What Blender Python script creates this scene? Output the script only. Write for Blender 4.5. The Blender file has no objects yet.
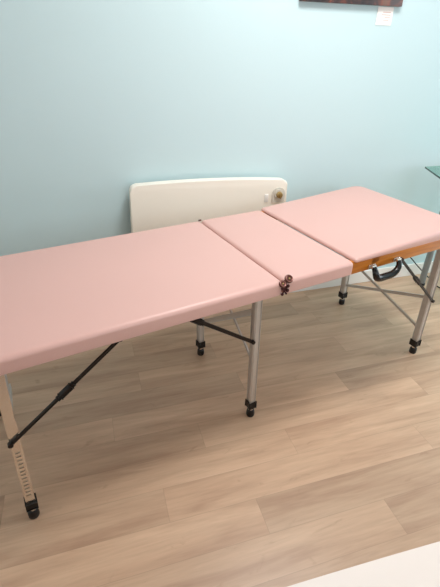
import bpy, bmesh, math, random
from mathutils import Vector, Matrix
random.seed(4)
S = bpy.context.scene
COL = S.collection
WD = 0.934          # back wall plane (world y)
XL, XR, YF, HC = -2.1, 2.7, -2.7, 2.5

# ------------------------------------------------------------- materials
def lin(c):
    return tuple(((v/255)/12.92 if v/255 <= .04045 else ((v/255+.055)/1.055)**2.4) for v in c) + (1,)

def mat(name, rgb, rough=.5, metal=0, spec=.5, var=0, vscale=20, bump=0, bscale=200, coat=0):
    m = bpy.data.materials.new(name); m.use_nodes = True
    nt = m.node_tree; b = nt.nodes['Principled BSDF']
    b.inputs['Base Color'].default_value = lin(rgb)
    b.inputs['Roughness'].default_value = rough
    b.inputs['Metallic'].default_value = metal
    b.inputs['Specular IOR Level'].default_value = spec
    b.inputs['Coat Weight'].default_value = coat
    tc = nt.nodes.new('ShaderNodeTexCoord')
    if var:
        n = nt.nodes.new('ShaderNodeTexNoise'); n.inputs['Scale'].default_value = vscale
        n.inputs['Detail'].default_value = 4
        nt.links.new(tc.outputs['Object'], n.inputs['Vector'])
        h = nt.nodes.new('ShaderNodeHueSaturation'); h.inputs['Color'].default_value = lin(rgb)
        mr = nt.nodes.new('ShaderNodeMapRange')
        mr.inputs['To Min'].default_value = 1-var; mr.inputs['To Max'].default_value = 1+var
        nt.links.new(n.outputs['Fac'], mr.inputs['Value'])
        nt.links.new(mr.outputs['Result'], h.inputs['Value'])
        nt.links.new(h.outputs['Color'], b.inputs['Base Color'])
    if bump:
        n = nt.nodes.new('ShaderNodeTexNoise'); n.inputs['Scale'].default_value = bscale
        n.inputs['Detail'].default_value = 3
        nt.links.new(tc.outputs['Object'], n.inputs['Vector'])
        bp = nt.nodes.new('ShaderNodeBump'); bp.inputs['Strength'].default_value = bump
        bp.inputs['Distance'].default_value = .002
        nt.links.new(n.outputs['Fac'], bp.inputs['Height'])
        nt.links.new(bp.outputs['Normal'], b.inputs['Normal'])
    return m

M = {}
M['wall'] = mat('wall_paint', (200, 223, 227), .75, var=.012, vscale=3, bump=.08, bscale=150)
M['plain'] = mat('plain_wall_paint', (238, 234, 230), .8, var=.01, vscale=3)
M['ceil'] = mat('ceiling_paint', (242, 240, 236), .85, var=.01, vscale=3)
M['skirt'] = mat('white_gloss_paint', (240, 238, 234), .35, var=.01)
M['pink'] = mat('pink_vinyl', (219, 175, 166), .38, spec=.55, var=.02, vscale=5, bump=.12, bscale=420)
M['cream'] = mat('white_vinyl', (232, 220, 213), .5, spec=.4, var=.01, bump=.1, bscale=420)
M['alu'] = mat('brushed_aluminium', (206, 201, 195), .38, metal=.35, var=.05, vscale=60)
M['alu_bright'] = mat('polished_aluminium', (225, 220, 212), .22, metal=.9, var=.04, vscale=60)
M['black'] = mat('black_rubber', (14, 13, 14), .45, var=.1)
M['blackpl'] = mat('black_plastic', (10, 10, 12), .22, var=.05)
M['strut'] = mat('black_steel', (26, 20, 19), .35, metal=.3, var=.1)
M['brass'] = mat('aged_brass', (96, 58, 52), .4, metal=.7, var=.5, vscale=120)
M['brass_dark'] = mat('dark_maroon_metal', (66, 22, 28), .45, metal=.4, var=.3, vscale=120)
M['brass_light'] = mat('worn_brass', (128, 84, 74), .4, metal=.5, var=.3, vscale=150)
M['grey_metal'] = mat('grey_metal', (136, 142, 144), .35, metal=.4, var=.03)
M['notch'] = mat('dark_notch', (156, 141, 122), .5, var=.03)
M['gold'] = mat('gold_knob', (176, 148, 96), .35, metal=.6, var=.05)
M['heater'] = mat('heater_enamel', (250, 243, 230), .35, var=.01)
M['dial'] = mat('dial_plastic', (214, 208, 196), .4, var=.02)
M['paper'] = mat('label_paper', (250, 246, 242), .7, var=.01)
M['ink'] = mat('faded_ink', (222, 196, 192), .7, var=.05)
M['board'] = mat('dark_board', (70, 60, 56), .6, var=.1)

def wood(name, c1, c2, sc=(3, 40, 40), rough=.35, coat=.3):
    m = bpy.data.materials.new(name); m.use_nodes = True; nt = m.node_tree
    b = nt.nodes['Principled BSDF']; b.inputs['Roughness'].default_value = rough; b.inputs['Coat Weight'].default_value = coat
    tc = nt.nodes.new('ShaderNodeTexCoord'); mp = nt.nodes.new('ShaderNodeMapping'); mp.inputs['Scale'].default_value = sc
    n = nt.nodes.new('ShaderNodeTexNoise'); n.inputs['Scale'].default_value = 2; n.inputs['Detail'].default_value = 6
    cr = nt.nodes.new('ShaderNodeValToRGB'); cr.color_ramp.elements[0].color = lin(c1); cr.color_ramp.elements[1].color = lin(c2)
    cr.color_ramp.elements[0].position = .3; cr.color_ramp.elements[1].position = .7
    L = nt.links.new
    L(tc.outputs['Object'], mp.inputs['Vector']); L(mp.outputs['Vector'], n.inputs['Vector']); L(n.outputs['Fac'], cr.inputs['Fac']); L(cr.outputs['Color'], b.inputs['Base Color'])
    return m
M['orange_wood'] = wood('varnished_orange_wood', (180, 98, 18), (216, 134, 36))

def floor_mat():
    m = bpy.data.materials.new('light_oak_planks'); m.use_nodes = True; nt = m.node_tree; L = nt.links.new
    N = nt.nodes.new
    b = nt.nodes['Principled BSDF']; b.inputs['Roughness'].default_value = .36; b.inputs['Specular IOR Level'].default_value = .5
    uv = N('ShaderNodeUVMap'); uv.uv_map = 'UVMap'
    at = N('ShaderNodeAttribute'); at.attribute_name = 'plank_tone'
    ed = N('ShaderNodeUVMap'); ed.uv_map = 'EdgeUV'
    # stretched grain, shifted per plank
    sx = N('ShaderNodeSeparateXYZ'); L(uv.outputs['UV'], sx.inputs[0])
    cb = N('ShaderNodeCombineXYZ')
    mu = N('ShaderNodeMath'); mu.operation = 'MULTIPLY'; mu.inputs[1].default_value = 37.0
    L(at.outputs['Fac'], mu.inputs[0])
    L(sx.outputs[0], cb.inputs[0]); L(sx.outputs[1], cb.inputs[1]); L(mu.outputs[0], cb.inputs[2])
    def noise(scx, scy, detail, dist=0, rough=.55):
        mp = N('ShaderNodeMapping'); mp.inputs['Scale'].default_value = (scx, scy, 1); L(cb.outputs[0], mp.inputs['Vector'])
        n = N('ShaderNodeTexNoise'); n.inputs['Scale'].default_value = 1; n.inputs['Detail'].default_value = detail
        n.inputs['Distortion'].default_value = dist; n.inputs['Roughness'].default_value = rough
        L(mp.outputs[0], n.inputs['Vector']); return n
    n1 = noise(2.0, 17, 4, .45); n2 = noise(8, 120, 5, .3, .6); n3 = noise(7.0, 17, 3, 1.5)
    cr = N('ShaderNodeValToRGB'); L(n1.outputs['Fac'], cr.inputs['Fac'])
    e = cr.color_ramp.elements; e[0].position = .30; e[0].color = lin((187, 153, 127)); e[1].position = .68; e[1].color = lin((217, 185, 156))
    x = e.new(.48); x.color = lin((204, 171, 143))
    cr2 = N('ShaderNodeValToRGB'); L(n2.outputs['Fac'], cr2.inputs['Fac'])
    e = cr2.color_ramp.elements; e[0].position = .32; e[0].color = (.87, .86, .85, 1); e[1].position = .6; e[1].color = (1, 1, 1, 1)
    m1 = N('ShaderNodeMix'); m1.data_type = 'RGBA'; m1.blend_type = 'MULTIPLY'; m1.inputs[0].default_value = .7
    L(cr.outputs[0], m1.inputs[6]); L(cr2.outputs[0], m1.inputs[7])
    # sparse knots / darker figure
    cr3 = N('ShaderNodeValToRGB'); L(n3.outputs['Fac'], cr3.inputs['Fac'])
    e = cr3.color_ramp.elements; e[0].position = .24; e[0].color = (.80, .77, .74, 1); e[1].position = .36; e[1].color = (1, 1, 1, 1)
    m2 = N('ShaderNodeMix'); m2.data_type = 'RGBA'; m2.blend_type = 'MULTIPLY'; m2.inputs[0].default_value = .8
    L(m1.outputs[2], m2.inputs[6]); L(cr3.outputs[0], m2.inputs[7])
    # plank tone
    mr = N('ShaderNodeMapRange'); mr.inputs['To Min'].default_value = .86; mr.inputs['To Max'].default_value = 1.07; L(at.outputs['Fac'], mr.inputs['Value'])
    h = N('ShaderNodeHueSaturation'); L(m2.outputs[2], h.inputs['Color']); L(mr.outputs[0], h.inputs['Value'])
    h.inputs['Saturation'].default_value = 1.0
    # seams: EdgeUV holds distance to long edge / short edge in metres
    se = N('ShaderNodeSeparateXYZ'); L(ed.outputs['UV'], se.inputs[0])
    mn = N('ShaderNodeMath'); mn.operation = 'MINIMUM'
    def edge(idx, ln):
        a = N('ShaderNodeMath'); a.operation = 'SUBTRACT'; a.inputs[0].default_value = ln; L(se.outputs[idx], a.inputs[1])
        c = N('ShaderNodeMath'); c.operation = 'MINIMUM'; L(se.outputs[idx], c.inputs[0]); L(a.outputs[0], c.inputs[1]); return c
    a, c = edge(0, PL), edge(1, PW)
    L(a.outputs[0], mn.inputs[0]); L(c.outputs[0], mn.inputs[1])
    ms = N('ShaderNodeMapRange'); ms.inputs['From Min'].default_value = .0003; ms.inputs['From Max'].default_value = .0016
    ms.inputs['To Min'].default_value = .84; ms.inputs['To Max'].default_value = 1; L(mn.outputs[0], ms.inputs['Value'])
    h2 = N('ShaderNodeHueSaturation'); L(h.outputs[0], h2.inputs['Color']); L(ms.outputs[0], h2.inputs['Value'])
    L(h2.outputs[0], b.inputs['Base Color'])
    return m
PL, PW = 1.01, .1215
M['floor'] = floor_mat()

def painting_mat():
    m = bpy.data.materials.new('dark_abstract_paint'); m.use_nodes = True; nt = m.node_tree; L = nt.links.new; N = nt.nodes.new
    b = nt.nodes['Principled BSDF']; b.inputs['Roughness'].default_value = .45
    tc = N('ShaderNodeTexCoord'); n = N('ShaderNodeTexNoise'); n.inputs['Scale'].default_value = 9; n.inputs['Detail'].default_value = 3; n.inputs['Distortion'].default_value = 1
    cr = N('ShaderNodeValToRGB'); e = cr.color_ramp.elements
    e[0].position = .35; e[0].color = lin((50, 46, 50)); e[1].position = .7; e[1].color = lin((120, 84, 70))
    x = e.new(.5); x.color = lin((74, 58, 58)); x = e.new(.6); x.color = lin((134, 74, 60))
    L(tc.outputs['Object'], n.inputs['Vector']); L(n.outputs['Fac'], cr.inputs['Fac']); L(cr.outputs[0], b.inputs['Base Color']); return m
M['painting'] = painting_mat()

def glass_mat(name, tint, glossy=.08):
    m = bpy.data.materials.new(name); m.use_nodes = True; nt = m.node_tree; N = nt.nodes.new; L = nt.links.new
    nt.nodes.remove(nt.nodes['Principled BSDF']); out = nt.nodes['Material Output']
    t = N('ShaderNodeBsdfTransparent'); t.inputs[0].default_value = lin(tint)
    g = N('ShaderNodeBsdfGlossy'); g.inputs['Roughness'].default_value = .03
    lw = N('ShaderNodeLayerWeight'); lw.inputs[0].default_value = .5
    pw = N('ShaderNodeMath'); pw.operation = 'POWER'; pw.inputs[1].default_value = 5; L(lw.outputs['Facing'], pw.inputs[0])
    f = N('ShaderNodeMath'); f.operation = 'MULTIPLY_ADD'; f.inputs[1].default_value = .7; f.inputs[2].default_value = .04; L(pw.outputs[0], f.inputs[0])
    mx = N('ShaderNodeMixShader')
    L(f.outputs[0], mx.inputs[0]); L(t.outputs[0], mx.inputs[1]); L(g.outputs[0], mx.inputs[2]); L(mx.outputs[0], out.inputs[0]); return m
M['glass'] = glass_mat('green_tinted_glass', (214, 238, 230))
M['pane'] = glass_mat('window_glass', (250, 252, 252))
M['glass_edge'] = mat('dark_green_glass_edge', (26, 74, 66), .15, var=.03)

def emit(name, rgb, s):
    m = bpy.data.materials.new(name); m.use_nodes = True; nt = m.node_tree
    b = nt.nodes['Principled BSDF']; b.inputs['Emission Color'].default_value = lin(rgb); b.inputs['Emission Strength'].default_value = s
    return m
M['lamp'] = emit('lit_diffuser', (255, 244, 230), 4)  # glowing face of the added, unseen ceiling panel

# ------------------------------------------------------------- helpers
def link(name, bm, m, parent=None, smooth=True, label=None):
    bmesh.ops.recalc_face_normals(bm, faces=bm.faces)
    me = bpy.data.meshes.new(name); bm.to_mesh(me); bm.free()
    o = bpy.data.objects.new(name, me); COL.objects.link(o)
    for x in (m if isinstance(m, list) else [m]): me.materials.append(x)
    if parent: o.parent = parent
    if smooth:
        for p in me.polygons: p.use_smooth = True
        try: me.set_sharp_from_angle(angle=math.radians(38))
        except Exception: pass
    if label: o['label'] = label
    return o

def thing(name, label, cat, loc=(0, 0, 0), rz=0, group=None):
    o = bpy.data.objects.new(name, None); COL.objects.link(o); o.location = loc; o.rotation_euler = (0, 0, rz)
    o.empty_display_size = .1
    o['label'] = label; o['category'] = cat
    if group: o['group'] = group
    return o

def tag(o, label, cat, group=None):
    o['label'] = label; o['category'] = cat
    if group: o['group'] = group
    return o

def struct(o): o['kind'] = 'structure'; return o

def box(bm, lo, hi, bev=0, seg=2):
    r = bmesh.ops.create_cube(bm, size=1)
    vs = r['verts']
    for v in vs:
        v.co = Vector([(lo[i]+hi[i])/2 + v.co[i]*(hi[i]-lo[i]) for i in range(3)])
    if bev:
        es = list({e for v in vs for e in v.link_edges})
        bmesh.ops.bevel(bm, geom=es, offset=bev, segments=seg, profile=.5, affect='EDGES')

def frame_axes(d, hint=(0, 0, 1)):
    d = d.normalized(); h = Vector(hint)
    if abs(d.dot(h)) > .95: h = Vector((0, 1, 0))
    s = d.cross(h).normalized(); u = s.cross(d).normalized()
    return s, u

def bar(bm, p, q, w, t, bev=.0, hint=(0, 0, 1)):
    """rectangular bar from p to q, w across, t along hint"""
    p, q = Vector(p), Vector(q); d = q-p; s, u = frame_axes(d, hint)
    r = bmesh.ops.create_cube(bm, size=1); vs = r['verts']; c = (p+q)/2; dn = d.normalized(); L = d.length
    for v in vs: v.co = c + dn*(v.co.x*L) + s*(v.co.y*w) + u*(v.co.z*t)
    if bev:
        es = [e for e in {e for v in vs for e in v.link_edges}]
        bmesh.ops.bevel(bm, geom=es, offset=bev, segments=2, profile=.5, affect='EDGES')

def tube(bm, pts, r, n=12, hint=(0, 0, 1)):
    pts = [Vector(p) for p in pts]; rs = r if isinstance(r, list) else [r]*len(pts); rings = []
    s = None
    for i, p in enumerate(pts):
        d = (pts[min(i+1, len(pts)-1)] - pts[max(i-1, 0)]).normalized()
        if s is None: s, u = frame_axes(d, hint)
        else:
            s = (s - d*s.dot(d)).normalized(); u = s.cross(d).normalized()
        rings.append([bm.verts.new(p + s*(rs[i]*math.cos(2*math.pi*k/n)) + u*(rs[i]*math.sin(2*math.pi*k/n))) for k in range(n)])
    for a, b in zip(rings, rings[1:]):
        for k in range(n): bm.faces.new((a[k], a[(k+1) % n], b[(k+1) % n], b[k]))
    bm.faces.new(rings[0]); bm.faces.new(rings[-1])

def prism(bm, poly, z0, z1, bev=0, seg=3):
    a = [bm.verts.new((x, y, z0)) for x, y in poly]; b = [bm.verts.new((x, y, z1)) for x, y in poly]; n = len(poly)
    fb = bm.faces.new(a[::-1]); ft = bm.faces.new(b)
    for k in range(n): bm.faces.new((a[k], a[(k+1) % n], b[(k+1) % n], b[k]))
    if bev:
        es = list(set(fb.edges) | set(ft.edges))
        bmesh.ops.bevel(bm, geom=es, offset=bev, segments=seg, profile=.5, affect='EDGES')

def round_poly(corners, radii, n=6):
    out = []
    N = len(corners)
    for i in range(N):
        p = Vector(corners[i]); a = (Vector(corners[i-1])-p); b = (Vector(corners[(i+1) % N])-p); r = radii[i] if isinstance(radii, list) else radii
        if r <= 0: out.append((p.x, p.y)); continue
        a.normalize(); b.normalize(); ang = a.angle(b); t = r/math.tan(ang/2)
        A = p+a*t; B = p+b*t; c = p+(a+b).normalized()*(r/math.sin(ang/2))
        a0 = math.atan2(A.y-c.y, A.x-c.x); a1 = math.atan2(B.y-c.y, B.x-c.x); da = (a1-a0+math.pi) % (2*math.pi)-math.pi
        for k in range(n+1):
            th = a0+da*k/n; out.append((c.x+r*math.cos(th), c.y+r*math.sin(th)))
    return out

def cushion(name, x0, x1, y0, y1, z0, z1, m, parent, rc=.012, bev=.016, tilt=None, crown=.002, radii=None, label=None, seg=5):
    """upholstered pad: rounded plan, rolled top edge, gently crowned top; tilt = extra height at x1"""
    bm = bmesh.new()
    poly = round_poly([(x0, y0), (x1, y0), (x1, y1), (x0, y1)], radii or rc)
    n = len(poly); cx, cy = (x0+x1)/2, (y0+y1)/2
    prof = [(0.004, z0), (0, z0+.004)]
    for k in range(seg+1):
        a = math.pi/2*k/seg; prof.append((bev*(1-math.cos(a)), z1-bev+bev*math.sin(a)))
    rings = []
    def inset(d):
        sx = ((x1-x0)/2-d)/((x1-x0)/2); sy = ((y1-y0)/2-d)/((y1-y0)/2)
        return [((x-cx)*sx+cx, (y-cy)*sy+cy) for x, y in poly]
    extra = [(bev+.02, z1+crown*.35), (bev+.06, z1+crown*.8)]
    if min(x1-x0, y1-y0)/2 > bev+.13: extra.append((bev+.12, z1+crown))
    for d, z in prof+extra:
        rings.append([bm.verts.new((x, y, z)) for x, y in inset(d)])
    for a, b in zip(rings, rings[1:]):
        for k in range(n): bm.faces.new((a[k], a[(k+1) % n], b[(k+1) % n], b[k]))
    bm.faces.new(rings[0][::-1]); bm.faces.new(rings[-1])
    if tilt:
        for v in bm.verts:
            if v.co.z > z0+.006:
                v.co.z += tilt*(v.co.x-x0)/(x1-x0)*min(1, (v.co.z-z0)/(z1-z0))
    return link(name, bm, m, parent, label=label)

def leg(parent, top, foot, w=.028, ridged=False, front=-1, label=None):
    top, foot = Vector(top), Vector(foot); d = (top-foot).normalized()
    at = lambda h: foot + d*(h/d.z)
    bm = bmesh.new(); bar(bm, at(.068), top, w, w*.9, .004, hint=(1, 0, 0))
    L = link('leg', bm, M['alu'] if not ridged else M['alu_bright'], parent, label=label)
    bm = bmesh.new(); bar(bm, at(.050), at(.078), w+.007, w+.006, .004, hint=(1, 0, 0))
    link('collar', bm, M['black'], L)
    bm = bmesh.new(); tube(bm, [at(.026), at(.055)], .0105, 16)
    link('adjusting_sleeve', bm, M['alu_bright'], L)
    bm = bmesh.new(); f = foot
    tube(bm, [f+Vector((0, 0, 0)), f+Vector((0, 0, .004)), f+Vector((0, 0, .016)), f+Vector((0, 0, .026)), at(.031), at(.034)], [.0145, .0165, .0168, .0158, .014, .011], 20)
    link('rubber_foot', bm, M['black'], L)
    if ridged:
        bm = bmesh.new()
        for k in range(13):
            c = at(.115+k*.0155) + Vector((0, -w*.45-.001, 0))
            box(bm, (c.x-.0065, c.y-.0012, c.z-.002), (c.x+.0065, c.y+.0012, c.z+.002))
        link('height_notches', bm, M['notch'], L)
        bm = bmesh.new()
        bm.free()
        for sgn in (-1, 1):
            bm = bmesh.new(); bar(bm, at(.076)+Vector((sgn*.0125, -.004, 0)), at(.108)+Vector((sgn*.0125, -.004, 0)), .003, .006, 0)
            link('collar_prong', bm, M['black'], L)
    return L

def strut(parent, a, b, frac=.45, w=.009, hw=.015):
    a, b = Vector(a), Vector(b); d = (b-a)
    bm = bmesh.new(); bar(bm, a, b, .005, w, .001)
    st = link('folding_strut', bm, M['strut'], parent)
    bm = bmesh.new(); c = a+d*frac; u = d.normalized()
    bar(bm, c-u*.020, c+u*.020, .010, hw, .003); bar(bm, c-u*.03, c-u*.015, .008, w*1.25, .002); bar(bm, c+u*.015, c+u*.03, .008, w*1.25, .002)
    link('hinge_sleeve', bm, M['strut'], st)
    for e in (a, b):
        bm = bmesh.new(); tube(bm, [e+Vector((0, -.006, 0)), e+Vector((0, .006, 0))], .0075, 12)
        link('pivot', bm, M['strut'], st)
    return st

def brace(parent, a, b, w=.012, t=.004):
    bm = bmesh.new(); bar(bm, a, b, t, w, .001)
    return link('cross_brace', bm, M['alu'], parent)

# ------------------------------------------------------------- room
def floor():
    bm = bmesh.new(); uv = bm.loops.layers.uv.new('UVMap'); eu = bm.loops.layers.uv.new('EdgeUV'); tone = bm.faces.layers.float.new('plank_tone')
    offs = {0: -.160, 1: -.449, 2: .056, 3: -.266, 4: -.588, 5: -.02, 6: -.453}
    known = {}
    y0 = -.4 - PW*19; r = -19
    while y0 < WD:
        ya, yb = max(y0, YF), min(y0+PW, WD)
        off = offs.get(r, random.uniform(0, PL))
        x = off - PL*math.ceil((off-XL)/PL)
        while x < XR:
            xa, xb = max(x, XL), min(x+PL, XR)
            if xb > xa+1e-4 and yb > ya+1e-4:
                f = bm.faces.new([bm.verts.new(p) for p in ((xa, ya, 0), (xb, ya, 0), (xb, yb, 0), (xa, yb, 0))])
                t = random.random(); f[tone] = t
                for l in f.loops:
                    lx, ly = l.vert.co.x, l.vert.co.y
                    l[uv].uv = (lx + t*9, ly); l[eu].uv = (lx-x, ly-y0)
            x += PL
        y0 += PW; r += 1
    # slab beneath so that the floor has thickness
    o = link('floor', bm, M['floor'], smooth=False); struct(o); return o
floor()

def wall_with_hole(name, axis, pos, a0, a1, hole, m, t=.12, sign=1):
    """axis 'x': wall plane x=pos spanning y a0..a1 ; axis 'y': plane y=pos spanning x"""
    bm = bmesh.new()
    segs = [(a0, a1, 0, HC)] if not hole else [(a0, hole[0], 0, HC), (hole[1], a1, 0, HC), (hole[0], hole[1], 0, hole[2]), (hole[0], hole[1], hole[3], HC)]
    p0, p1 = sorted((pos, pos+sign*t))
    for s in segs:
        if axis == 'x': box(bm, (p0, s[0], s[2]), (p1, s[1], s[3]))
        else: box(bm, (s[0], p0, s[2]), (s[1], p1, s[3]))
    return struct(link(name, bm, m, smooth=False))
wall_with_hole('wall_back', 'y', WD, XL, XR, None, M['wall'])
W1 = (-.65, .75, .14, 2.15)
wall_with_hole('wall_right', 'x', XR, YF, WD, W1, M['wall'])
wall_with_hole('wall_left', 'x', XL, YF, WD, None, M['plain'], sign=-1)
W2 = (.1, 2.0, .95, 2.15)
wall_with_hole('wall_front', 'y', YF, XL, XR, W2, M['plain'], sign=-1)
bm = bmesh.new(); box(bm, (XL, YF, HC), (XR, WD, HC+.1)); struct(link('ceiling', bm, M['ceil'], smooth=False))

def skirting(name, lo, hi):
    bm = bmesh.new(); box(bm, lo, hi, .004); struct(link(name, bm, M['skirt'], smooth=False))
skirting('baseboard_back', (XL, WD-.015, 0), (XR, WD, .085))
skirting('baseboard_right', (XR-.015, YF, 0), (XR, WD-.015, .085))
skirting('baseboard_left', (XL, YF, 0), (XL+.015, WD-.015, .085))
skirting('baseboard_front', (XL+.015, YF, 0), (XR-.015, YF+.015, .085))

def added_window(name, axis, pos, sign, h):
    f = .05
    def B(bm, a0, a1, z0, z1, d0=.03, d1=.09):
        p0, p1 = sorted((pos+sign*d0, pos+sign*d1))
        if axis == 'x': box(bm, (p0, a0, z0), (p1, a1, z1))
        else: box(bm, (a0, p0, z0), (a1, p1, z1))
    bm = bmesh.new(); a0, a1, z0, z1 = h; mid = (a0+a1)/2
    B(bm, a0, a1, z0, z0+f); B(bm, a0, a1, z1-f, z1); B(bm, a0, a0+f, z0, z1); B(bm, a1-f, a1, z0, z1); B(bm, mid-f/2, mid+f/2, z0, z1)
    w = struct(link(name, bm, M['skirt'], smooth=False))
    bm = bmesh.new(); B(bm, a0+f, mid-f/2, z0+f, z1-f, .055, .061); B(bm, mid+f/2, a1-f, z0+f, z1-f, .055, .061)
    link('window_pane', bm, M['pane'], w, smooth=False)
    bm = bmesh.new(); B(bm, a0, a1, z0-.025, z0, -.05, .03); link('window_sill', bm, M['skirt'], w, smooth=False)
added_window('added_window_1', 'x', XR, 1, W1)  # out of view; added as a light source, made tall to brighten the floor
added_window('added_window_2', 'y', YF, -1, W2)  # out of view behind the camera; added as a source of front light

cl = thing('added_ceiling_light', 'flat square lit panel added on the ceiling, out of view, to light the room', 'added ceiling light', (.35, .05, HC))  # never in view, added as a plausible light source
bm = bmesh.new(); box(bm, (-.3, -.3, -.03), (.3, .3, 0), .005); link('lamp_housing', bm, M['skirt'], cl, smooth=False)
bm = bmesh.new(); box(bm, (-.27, -.27, -.034), (.27, .27, -.029)); link('diffuser', bm, M['lamp'], cl, smooth=False)

# ------------------------------------------------------------- pink treatment table
TA = .21
T = thing('treatment_table', 'long pink folding treatment couch on aluminium legs, standing before the white heater', 'treatment table', (0, 0, 0), TA)
W = .60
cushion('cushion', -.93, -.0015, 0, W, .603, .6535, M['pink'], T, rc=.014, bev=.015, label='long pink body section of the couch')
cushion('cushion', .0015, .306, 0, W, .603, .6545, M['pink'], T, rc=.016, bev=.015, label='narrow pink middle section beside the latch')
cushion('cushion', .309, .905, .002, W, .646, .661, M['pink'], T, bev=.009, tilt=.034, radii=[.01, .045, .045, .012], label='pink head section raised on the orange wooden frame')
# wooden head frame
bm = bmesh.new()
fx0, fx1, fy0, fy1, fz0, fz1 = .292, .885, .010, .590, .599, .650
box(bm, (fx0, fy0, fz0), (fx1, fy0+.02, fz1), .002); box(bm, (fx0, fy1-.02, fz0), (fx1, fy1, fz1), .002)
box(bm, (fx1-.02, fy0, fz0), (fx1, fy1, fz1), .002)
box(bm, (.40, fy0, fz0+.02), (.44, fy1, fz1-.004), .002)
link('wooden_frame', bm, M['orange_wood'], T, label='orange varnished wooden frame under the head section')
bm = bmesh.new()
for a, b in (((-.88, .04, .585), (.28, .06, .604)), ((-.88, .54, .585), (.28, .56, .604)), ((-.88, .06, .585), (-.86, .54, .604)), ((-.05, .06, .585), (-.025, .54, .604))):
    box(bm, a, b)
link('base_rail', bm, M['alu'], T)
# legs
YN, YFAR = .047, .553
leg(T, (-.840, YN, .598), (-.865, YN, 0), .021, ridged=True)
leg(T, (-.855, YFAR, .598), (-.925, YFAR, 0), .021, ridged=True)
leg(T, (-.043, .080, .598), (-.033, .080, 0), .0225)
leg(T, (-.043, .520, .598), (-.0365, .520, 0), .0225)
leg(T, (.872, YN, .64), (.903, YN, 0), .025)
leg(T, (.872, YFAR, .64), (.906, YFAR, 0), .025)
# x braces
brace(T, (.899, .067, .312), (.903, .548, .130), .015)
brace(T, (.907, .064, .142), (.893, .548, .300), .012)
brace(T, (-.050, .092, .500), (-.050, .515, .190), .022)
brace(T, (-.028, .098, .262), (-.028, .518, .575), .010)
brace(T, (-.856, .067, .312), (-.856, .548, .130), .015)
brace(T, (-.864, .067, .142), (-.850, .548, .300), .012)
# folding struts
strut(T, (-.862, .032, .345), (-.530, .036, .588), .50, .009, .014)
strut(T, (-.060, .062, .392), (-.33, .062, .590), .82, .011, .014)
strut(T, (.903, .030, .308), (.560, .004, .606), .56, .008, .012)
for yy, s in ((.576, 1),):
    strut(T, (-.868, yy, .337), (-.50, yy, .590), .44)
    strut(T, (.905, yy, .308), (.600, yy, .590), .56)
# carry handle
H = []
x0, x1, zt, dz = .402, .532, .612, .056
pts = [(x0, -.006, zt), (x0-.001, -.016, zt-.012), (x0+.002, -.02, zt-.024), (x0+.010, -.021, zt-.036), (x0+.028, -.021, zt-.041),
       ((x0+x1)/2, -.021, zt-.041), (x1-.040, -.021, zt-.039), (x1-.020, -.020, zt-.030), (x1-.007, -.016, zt-.015), (x1, -.006, zt)]
# smooth by Catmull-Rom
def catmull(P, n=5):
    P = [Vector(p) for p in P]; out = []
    for i in range(len(P)-1):
        p0, p1, p2, p3 = P[max(i-1, 0)], P[i], P[i+1], P[min(i+2, len(P)-1)]
        for k in range(n):
            t = k/n; out.append(.5*((2*p1)+(-p0+p2)*t+(2*p0-5*p1+4*p2-p3)*t*t+(-p0+3*p1-3*p2+p3)*t**3))
    out.append(P[-1]); return out
cp = catmull(pts); nn = len(cp)
bm = bmesh.new(); tube(bm, cp, [0.0092+.0048*math.sin(math.pi*i/(nn-1)) for i in range(nn)], 14)
hd = link('carry_handle', bm, M['blackpl'], T, label='curved black plastic carry handle')
for xx in (x0, x1):
    bm = bmesh.new(); box(bm, (xx-.016, .003, zt-.007), (xx+.016, .0105, zt+.009), .002); tube(bm, [(xx-.01, -.002, zt+.002), (xx+.01, -.002, zt+.002)], .0065, 12)
    link('handle_bracket', bm, M['alu_bright'], hd)
# ornate latch at the fold
def ring(bm, c, R, r, nrm, n=18, m=8):
    nrm = Vector(nrm).normalized(); a, b = frame_axes(nrm); c = Vector(c); g = []
    for i in range(n):
        t = 2*math.pi*i/n; o = a*math.cos(t)+b*math.sin(t)
        g.append([bm.verts.new(c+o*(R+r*math.cos(2*math.pi*j/m))+nrm*(r*math.sin(2*math.pi*j/m))) for j in range(m)])
    for i in range(n):
        for j in range(m): bm.faces.new((g[i][j], g[(i+1) % n][j], g[(i+1) % n][(j+1) % m], g[i][(j+1) % m]))
def disc(bm, c, R, t, nrm, n=16, sq=1.0):
    nrm = Vector(nrm).normalized(); c = Vector(c); tube(bm, [c-nrm*t/2, c+nrm*t/2], R, n)
LX = .004
nrm = (0, -.62, .78)
LC = ((LX-.012, -.001, .6465), (LX+.015, .004, .6565))
bm = bmesh.new()
disc(bm, LC[0], .0125, .004, nrm, 18); disc(bm, LC[1], .0145, .004, nrm, 18)
bar(bm, (LX-.012, -.001, .6465), (LX+.015, .004, .6565), .012, .005, .001, hint=nrm)
lt = link('latch', bm, M['brass'], T, label='ornate dark brass latch where the sections fold')
bm = bmesh.new(); N3 = Vector(nrm)
for c, R_ in ((Vector(LC[0]), .0095), (Vector(LC[1]), .0115)):
    ring(bm, c+N3*.0025, R_, .0026, nrm)
link('scroll', bm, M['brass_light'], lt)
for c, R_ in ((Vector(LC[0]), .0032), (Vector(LC[1]), .0038)):
    bm = bmesh.new(); tube(bm, [c+N3*.001, c+N3*.0045], R_*.8, 12); link('rivet', bm, M['gold'], lt)
bm = bmesh.new()
bar(bm, (LX-.010, -.002, .6105), (LX+.009, -.002, .6335), .003, .003, 0); bar(bm, (LX+.006, -.002, .608), (LX-.010, -.002, .6305), .003, .003, 0); bar(bm, (LX-.001, -.002, .62), (LX+.001, -.002, .648), .006, .003, 0)
for (dx, z, rr) in ((-.010, .6305, .0062), (.010, .6345, .0056), (.009, .619, .0062), (-.006, .6195, .0042), (-.010, .6095, .0055), (.005, .6085, .0035)):
    disc(bm, (LX+dx, -.003, z), rr, .004, (0, 1, 0), 6)
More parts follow.
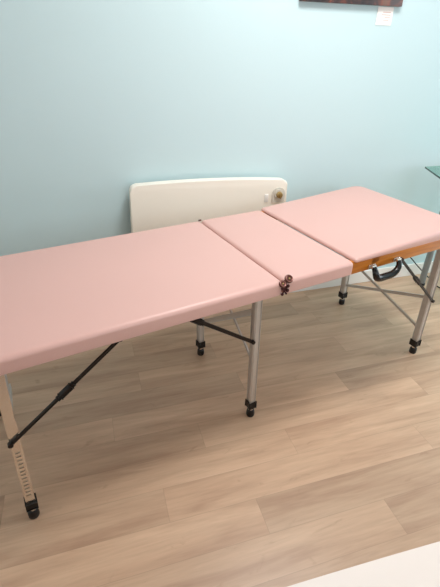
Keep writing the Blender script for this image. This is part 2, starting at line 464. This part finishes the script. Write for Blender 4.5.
link('hasp', bm, M['brass_dark'], lt)
bm = bmesh.new()
tube(bm, [(-.006, W-.002, .652), (.006, W-.002, .652)], .0035, 10)
link('fold_hinge', bm, M['brass'], T)

# ------------------------------------------------------------- white treatment table in the foreground
F = thing('treatment_table', 'second couch, padded in white, only its edge showing at the lower right', 'treatment table', (-.3, -.777, 0), -.046)
bm = bmesh.new()
n = 40; poly = []
x0, x1, y0, y1 = -.98, .95, -.64, 0
top = [(x1-.10-(x1-x0-.2)*k/n, 0) for k in range(n+1)]
def bow(x): t = (x-.22)/.42; return -.006*min(t*t, 6)
base = round_poly([(x0, y0), (x1, y0), (x1, y1-.03), (x0, y1-.03)], .06, 8)
poly = [p for p in base if p[1] < -.3]
poly += [(x1, -.10), (x1-.012, -.06), (x1-.05, -.035)] + [(x1-.10-(x1-x0-.2)*k/n, bow(x1-.10-(x1-x0-.2)*k/n)) for k in range(n+1) if -.66 < x1-.10-(x1-x0-.2)*k/n < .84] + [(x0+.05, -.07), (x0+.012, -.09), (x0, -.13)]
prism(bm, poly, .545, .60, .014, 5)
link('cushion', bm, M['cream'], F)
bm = bmesh.new(); box(bm, (x0+.06, y0+.06, .50), (x1-.06, -.09, .546), .004); link('base_frame', bm, M['orange_wood'], F)
for lx in (x0+.12, x1-.12):
    for ly in (y0+.10, -.13):
        leg(F, (lx, ly, .50), (lx, ly, 0), .03)

# ------------------------------------------------------------- heater
Hh = thing('panel_heater', 'white wall mounted panel heater with arched top, behind the pink couch', 'heater', (0, WD, 0))
yb, yf = -.012, -.08
poly = []
xl, xr, zb, zt = -.380, .404, .32, .727
L_ = [(xl-.018, zb), (xr+.010, zb)]
topc = []
for k in range(13):
    t = k/12; topc.append((xr-.028-(xr-xl-.056)*t, zt-.009+.016*(t) + .011*(1-(2*t-1)**2)))
rr = []
for k in range(1, 7):
    a = math.pi/2*k/7; rr.append((xr-.028+.028*math.cos(a), zt-.035+.026*math.sin(a)))
ll = []
for k in range(1, 7):
    a = math.pi/2+math.pi/2*k/7; ll.append((xl+.028+.028*math.cos(a), zt-.019+.026*math.sin(a)))
poly = L_ + [(xr+.001, zt-.035)] + rr + topc + ll + [(xl, zt-.019)]
bm = bmesh.new(); prism(bm, poly, 0, .05, .008, 4)
bmesh.ops.transform(bm, matrix=Matrix(((1, 0, 0, 0), (0, 0, -1, yf+.05), (0, 1, 0, 0), (0, 0, 0, 1))), verts=bm.verts)
link('heater_body', bm, M['heater'], Hh)
bm = bmesh.new(); box(bm, (xl+.04, yf+.048, zb+.03), (xr-.04, -.001, zt-.05), .004); link('wall_bracket', bm, M['heater'], Hh)
bm = bmesh.new()
cx, cz = .357, .652
pp = round_poly([(cx-.036, cz-.045), (cx+.034, cz-.045), (cx+.034, cz+.03), (cx-.036, cz+.03)], [.004, .004, .03, .03], 8)
prism(bm, pp, 0, .004, .001, 1)
bmesh.ops.transform(bm, matrix=Matrix(((1, 0, 0, 0), (0, 0, -1, yf), (0, 1, 0, 0), (0, 0, 0, 1))), verts=bm.verts)
dp = link('control_plate', bm, M['dial'], Hh, label='grey plate round the gold dial')
bm = bmesh.new(); tube(bm, [(cx, yf-.003, cz-.002), (cx, yf-.010, cz-.002)], .024, 24); link('dial_ring', bm, M['dial'], dp)
bm = bmesh.new(); tube(bm, [(cx, yf-.009, cz-.004), (cx, yf-.020, cz-.004), (cx, yf-.022, cz-.004)], [.017, .015, .012], 24)
box(bm, (cx-.003, yf-.030, cz-.018), (cx+.003, yf-.02, cz+.010), .001); link('dial_knob', bm, M['gold'], dp)
bm = bmesh.new(); box(bm, (cx-.075, yf-.003, cz-.04), (cx-.055, yf+.001, cz+.0), .001); link('switch', bm, M['skirt'], dp)

# ------------------------------------------------------------- picture and label
P = thing('framed_picture', 'dark canvas picture with brown patches hanging high on the blue wall', 'picture', (.657, WD, 1.459))
bm = bmesh.new(); box(bm, (-.253, -.022, 0), (.253, -.001, .36), .002); link('canvas', bm, M['painting'], P)
bm = bmesh.new(); box(bm, (-.235, -.004, .02), (.235, 0, .34)); link('backing', bm, M['board'], P)
Lb = thing('wall_label', 'small white paper label on the wall below the picture', 'label', (.842, WD, 1.386))
bm = bmesh.new(); box(bm, (-.041, -.0022, 0), (.041, -.0004, .070)); link('paper_card', bm, M['paper'], Lb, smooth=False)
bm = bmesh.new()
for x0_, x1_, z in ((-.012, .030, .050), (-.018, .030, .040), (.0, .030, .030), (-.006, .024, .020)):
    box(bm, (x0_, -.0028, z-.0018), (x1_, -.0018, z+.0018))
link('faded_print', bm, M['ink'], Lb, smooth=False)

# ------------------------------------------------------------- glass desk
D = thing('glass_desk', 'glass topped desk on grey metal legs at the right of the pink couch', 'desk', (1.4, .6, 0))
gp = [(1.197, .824), (1.104, .578), (1.05, .43), (1.09, .30), (2.2, .30), (2.2, .824)]
gp = [(x-1.4, y-.6) for x, y in gp]
bm = bmesh.new(); prism(bm, gp, .742, .750)
o = link('glass_top', bm, [M['glass'], M['glass_edge']], D, smooth=False)
for p in o.data.polygons:
    if abs(p.normal.z) < .5 and p.normal.y < .5: p.material_index = 1
for i, (lx, ly) in enumerate(((1.392, .80), (1.405, .575), (1.212, .372), (2.1, .80), (2.1, .40))):
    bm = bmesh.new(); a = Vector((lx-1.4, ly-.6, 0))
    r = .019 if i in (0, 3) else .014
    tube(bm, [a+Vector((0, 0, .01)), a+Vector((0, 0, .738))], r, 18); lg = link('leg', bm, M['grey_metal'], D)
    bm = bmesh.new(); tube(bm, [a, a+Vector((0, 0, .004)), a+Vector((0, 0, .018))], [r*1.1, r*1.25, r*1.1], 18); link('rubber_foot', bm, M['black'], lg)
    bm = bmesh.new(); tube(bm, [a+Vector((0, 0, .735)), a+Vector((0, 0, .742))], r*1.8, 20); link('mounting_disc', bm, M['alu_bright'], lg)
bm = bmesh.new(); bar(bm, (.02, .20, .71), (.68, .20, .71), .02, .03); link('back_rail', bm, M['alu'], D)
bm = bmesh.new(); bar(bm, (-.17, -.215, .71), (.68, -.20, .71), .02, .03); link('front_rail', bm, M['alu'], D)

# ------------------------------------------------------------- cable
bm = bmesh.new()
cp = catmull([(1.02, .925, .40), (1.06, .905, .375), (1.242, .895, .236), (1.331, .895, .163), (1.40, .86, .090), (1.455, .80, .030), (1.47, .745, .006), (1.50, .70, .005), (1.62, .70, .005), (1.85, .76, .005), (2.0, .86, .005)], 6)
tube(bm, cp, .0035, 8)
co = link('power_cable', bm, M['blackpl']); tag(co, 'thin black power cable running down the wall behind the head of the pink couch', 'cable')

# ------------------------------------------------------------- light
def area(name, loc, rot, sx, sy, power, col):
    l = bpy.data.lights.new(name, 'AREA'); l.shape = 'RECTANGLE'; l.size = sx; l.size_y = sy; l.energy = power; l.color = col
    o = bpy.data.objects.new(name, l); COL.objects.link(o); o.location = loc; o.rotation_euler = rot; return o
area('added_daylight', (XR+.16, (W1[0]+W1[1])/2, (W1[2]+W1[3])/2), (0, math.pi/2, 0), W1[3]-W1[2], W1[1]-W1[0], 34, (.93, .96, 1))  # area lamp standing in for daylight at the added right window
area('added_daylight', ((W2[0]+W2[1])/2, YF-.16, (W2[2]+W2[3])/2), (math.pi/2, 0, 0), W2[1]-W2[0], W2[3]-W2[2], 22, (.95, .98, 1))  # area lamp at the added front window, lifts floor and wall
area('added_lamp_light', (.35, .05, HC-.04), (0, 0, 0), .54, .54, 25, (1, .975, .965))  # area lamp under the added ceiling panel
w = bpy.data.worlds.new('World'); S.world = w; w.use_nodes = True
w.node_tree.nodes['Background'].inputs[0].default_value = (.75, .87, 1, 1); w.node_tree.nodes['Background'].inputs[1].default_value = 1.2

# ------------------------------------------------------------- camera
c = bpy.data.cameras.new('camera'); c.sensor_fit = 'VERTICAL'; c.sensor_height = 36; c.lens = 417.94/587*36; c.clip_start = .02
co = bpy.data.objects.new('camera', c); COL.objects.link(co)
rt = Vector((.95598, -.29258, .02223)).normalized(); fw = Vector((.26217, .81767, -.51252)).normalized(); up = rt.cross(fw).normalized()
co.matrix_world = Matrix(((rt.x, up.x, -fw.x, -.5483), (rt.y, up.y, -fw.y, -1.042), (rt.z, up.z, -fw.z, 1.2953), (0, 0, 0, 1)))
S.camera = co
S.view_settings.view_transform = 'Standard'; S.view_settings.look = 'None'; S.view_settings.gamma = 1; S.view_settings.use_curve_mapping = False
S.view_settings.exposure = 0.0
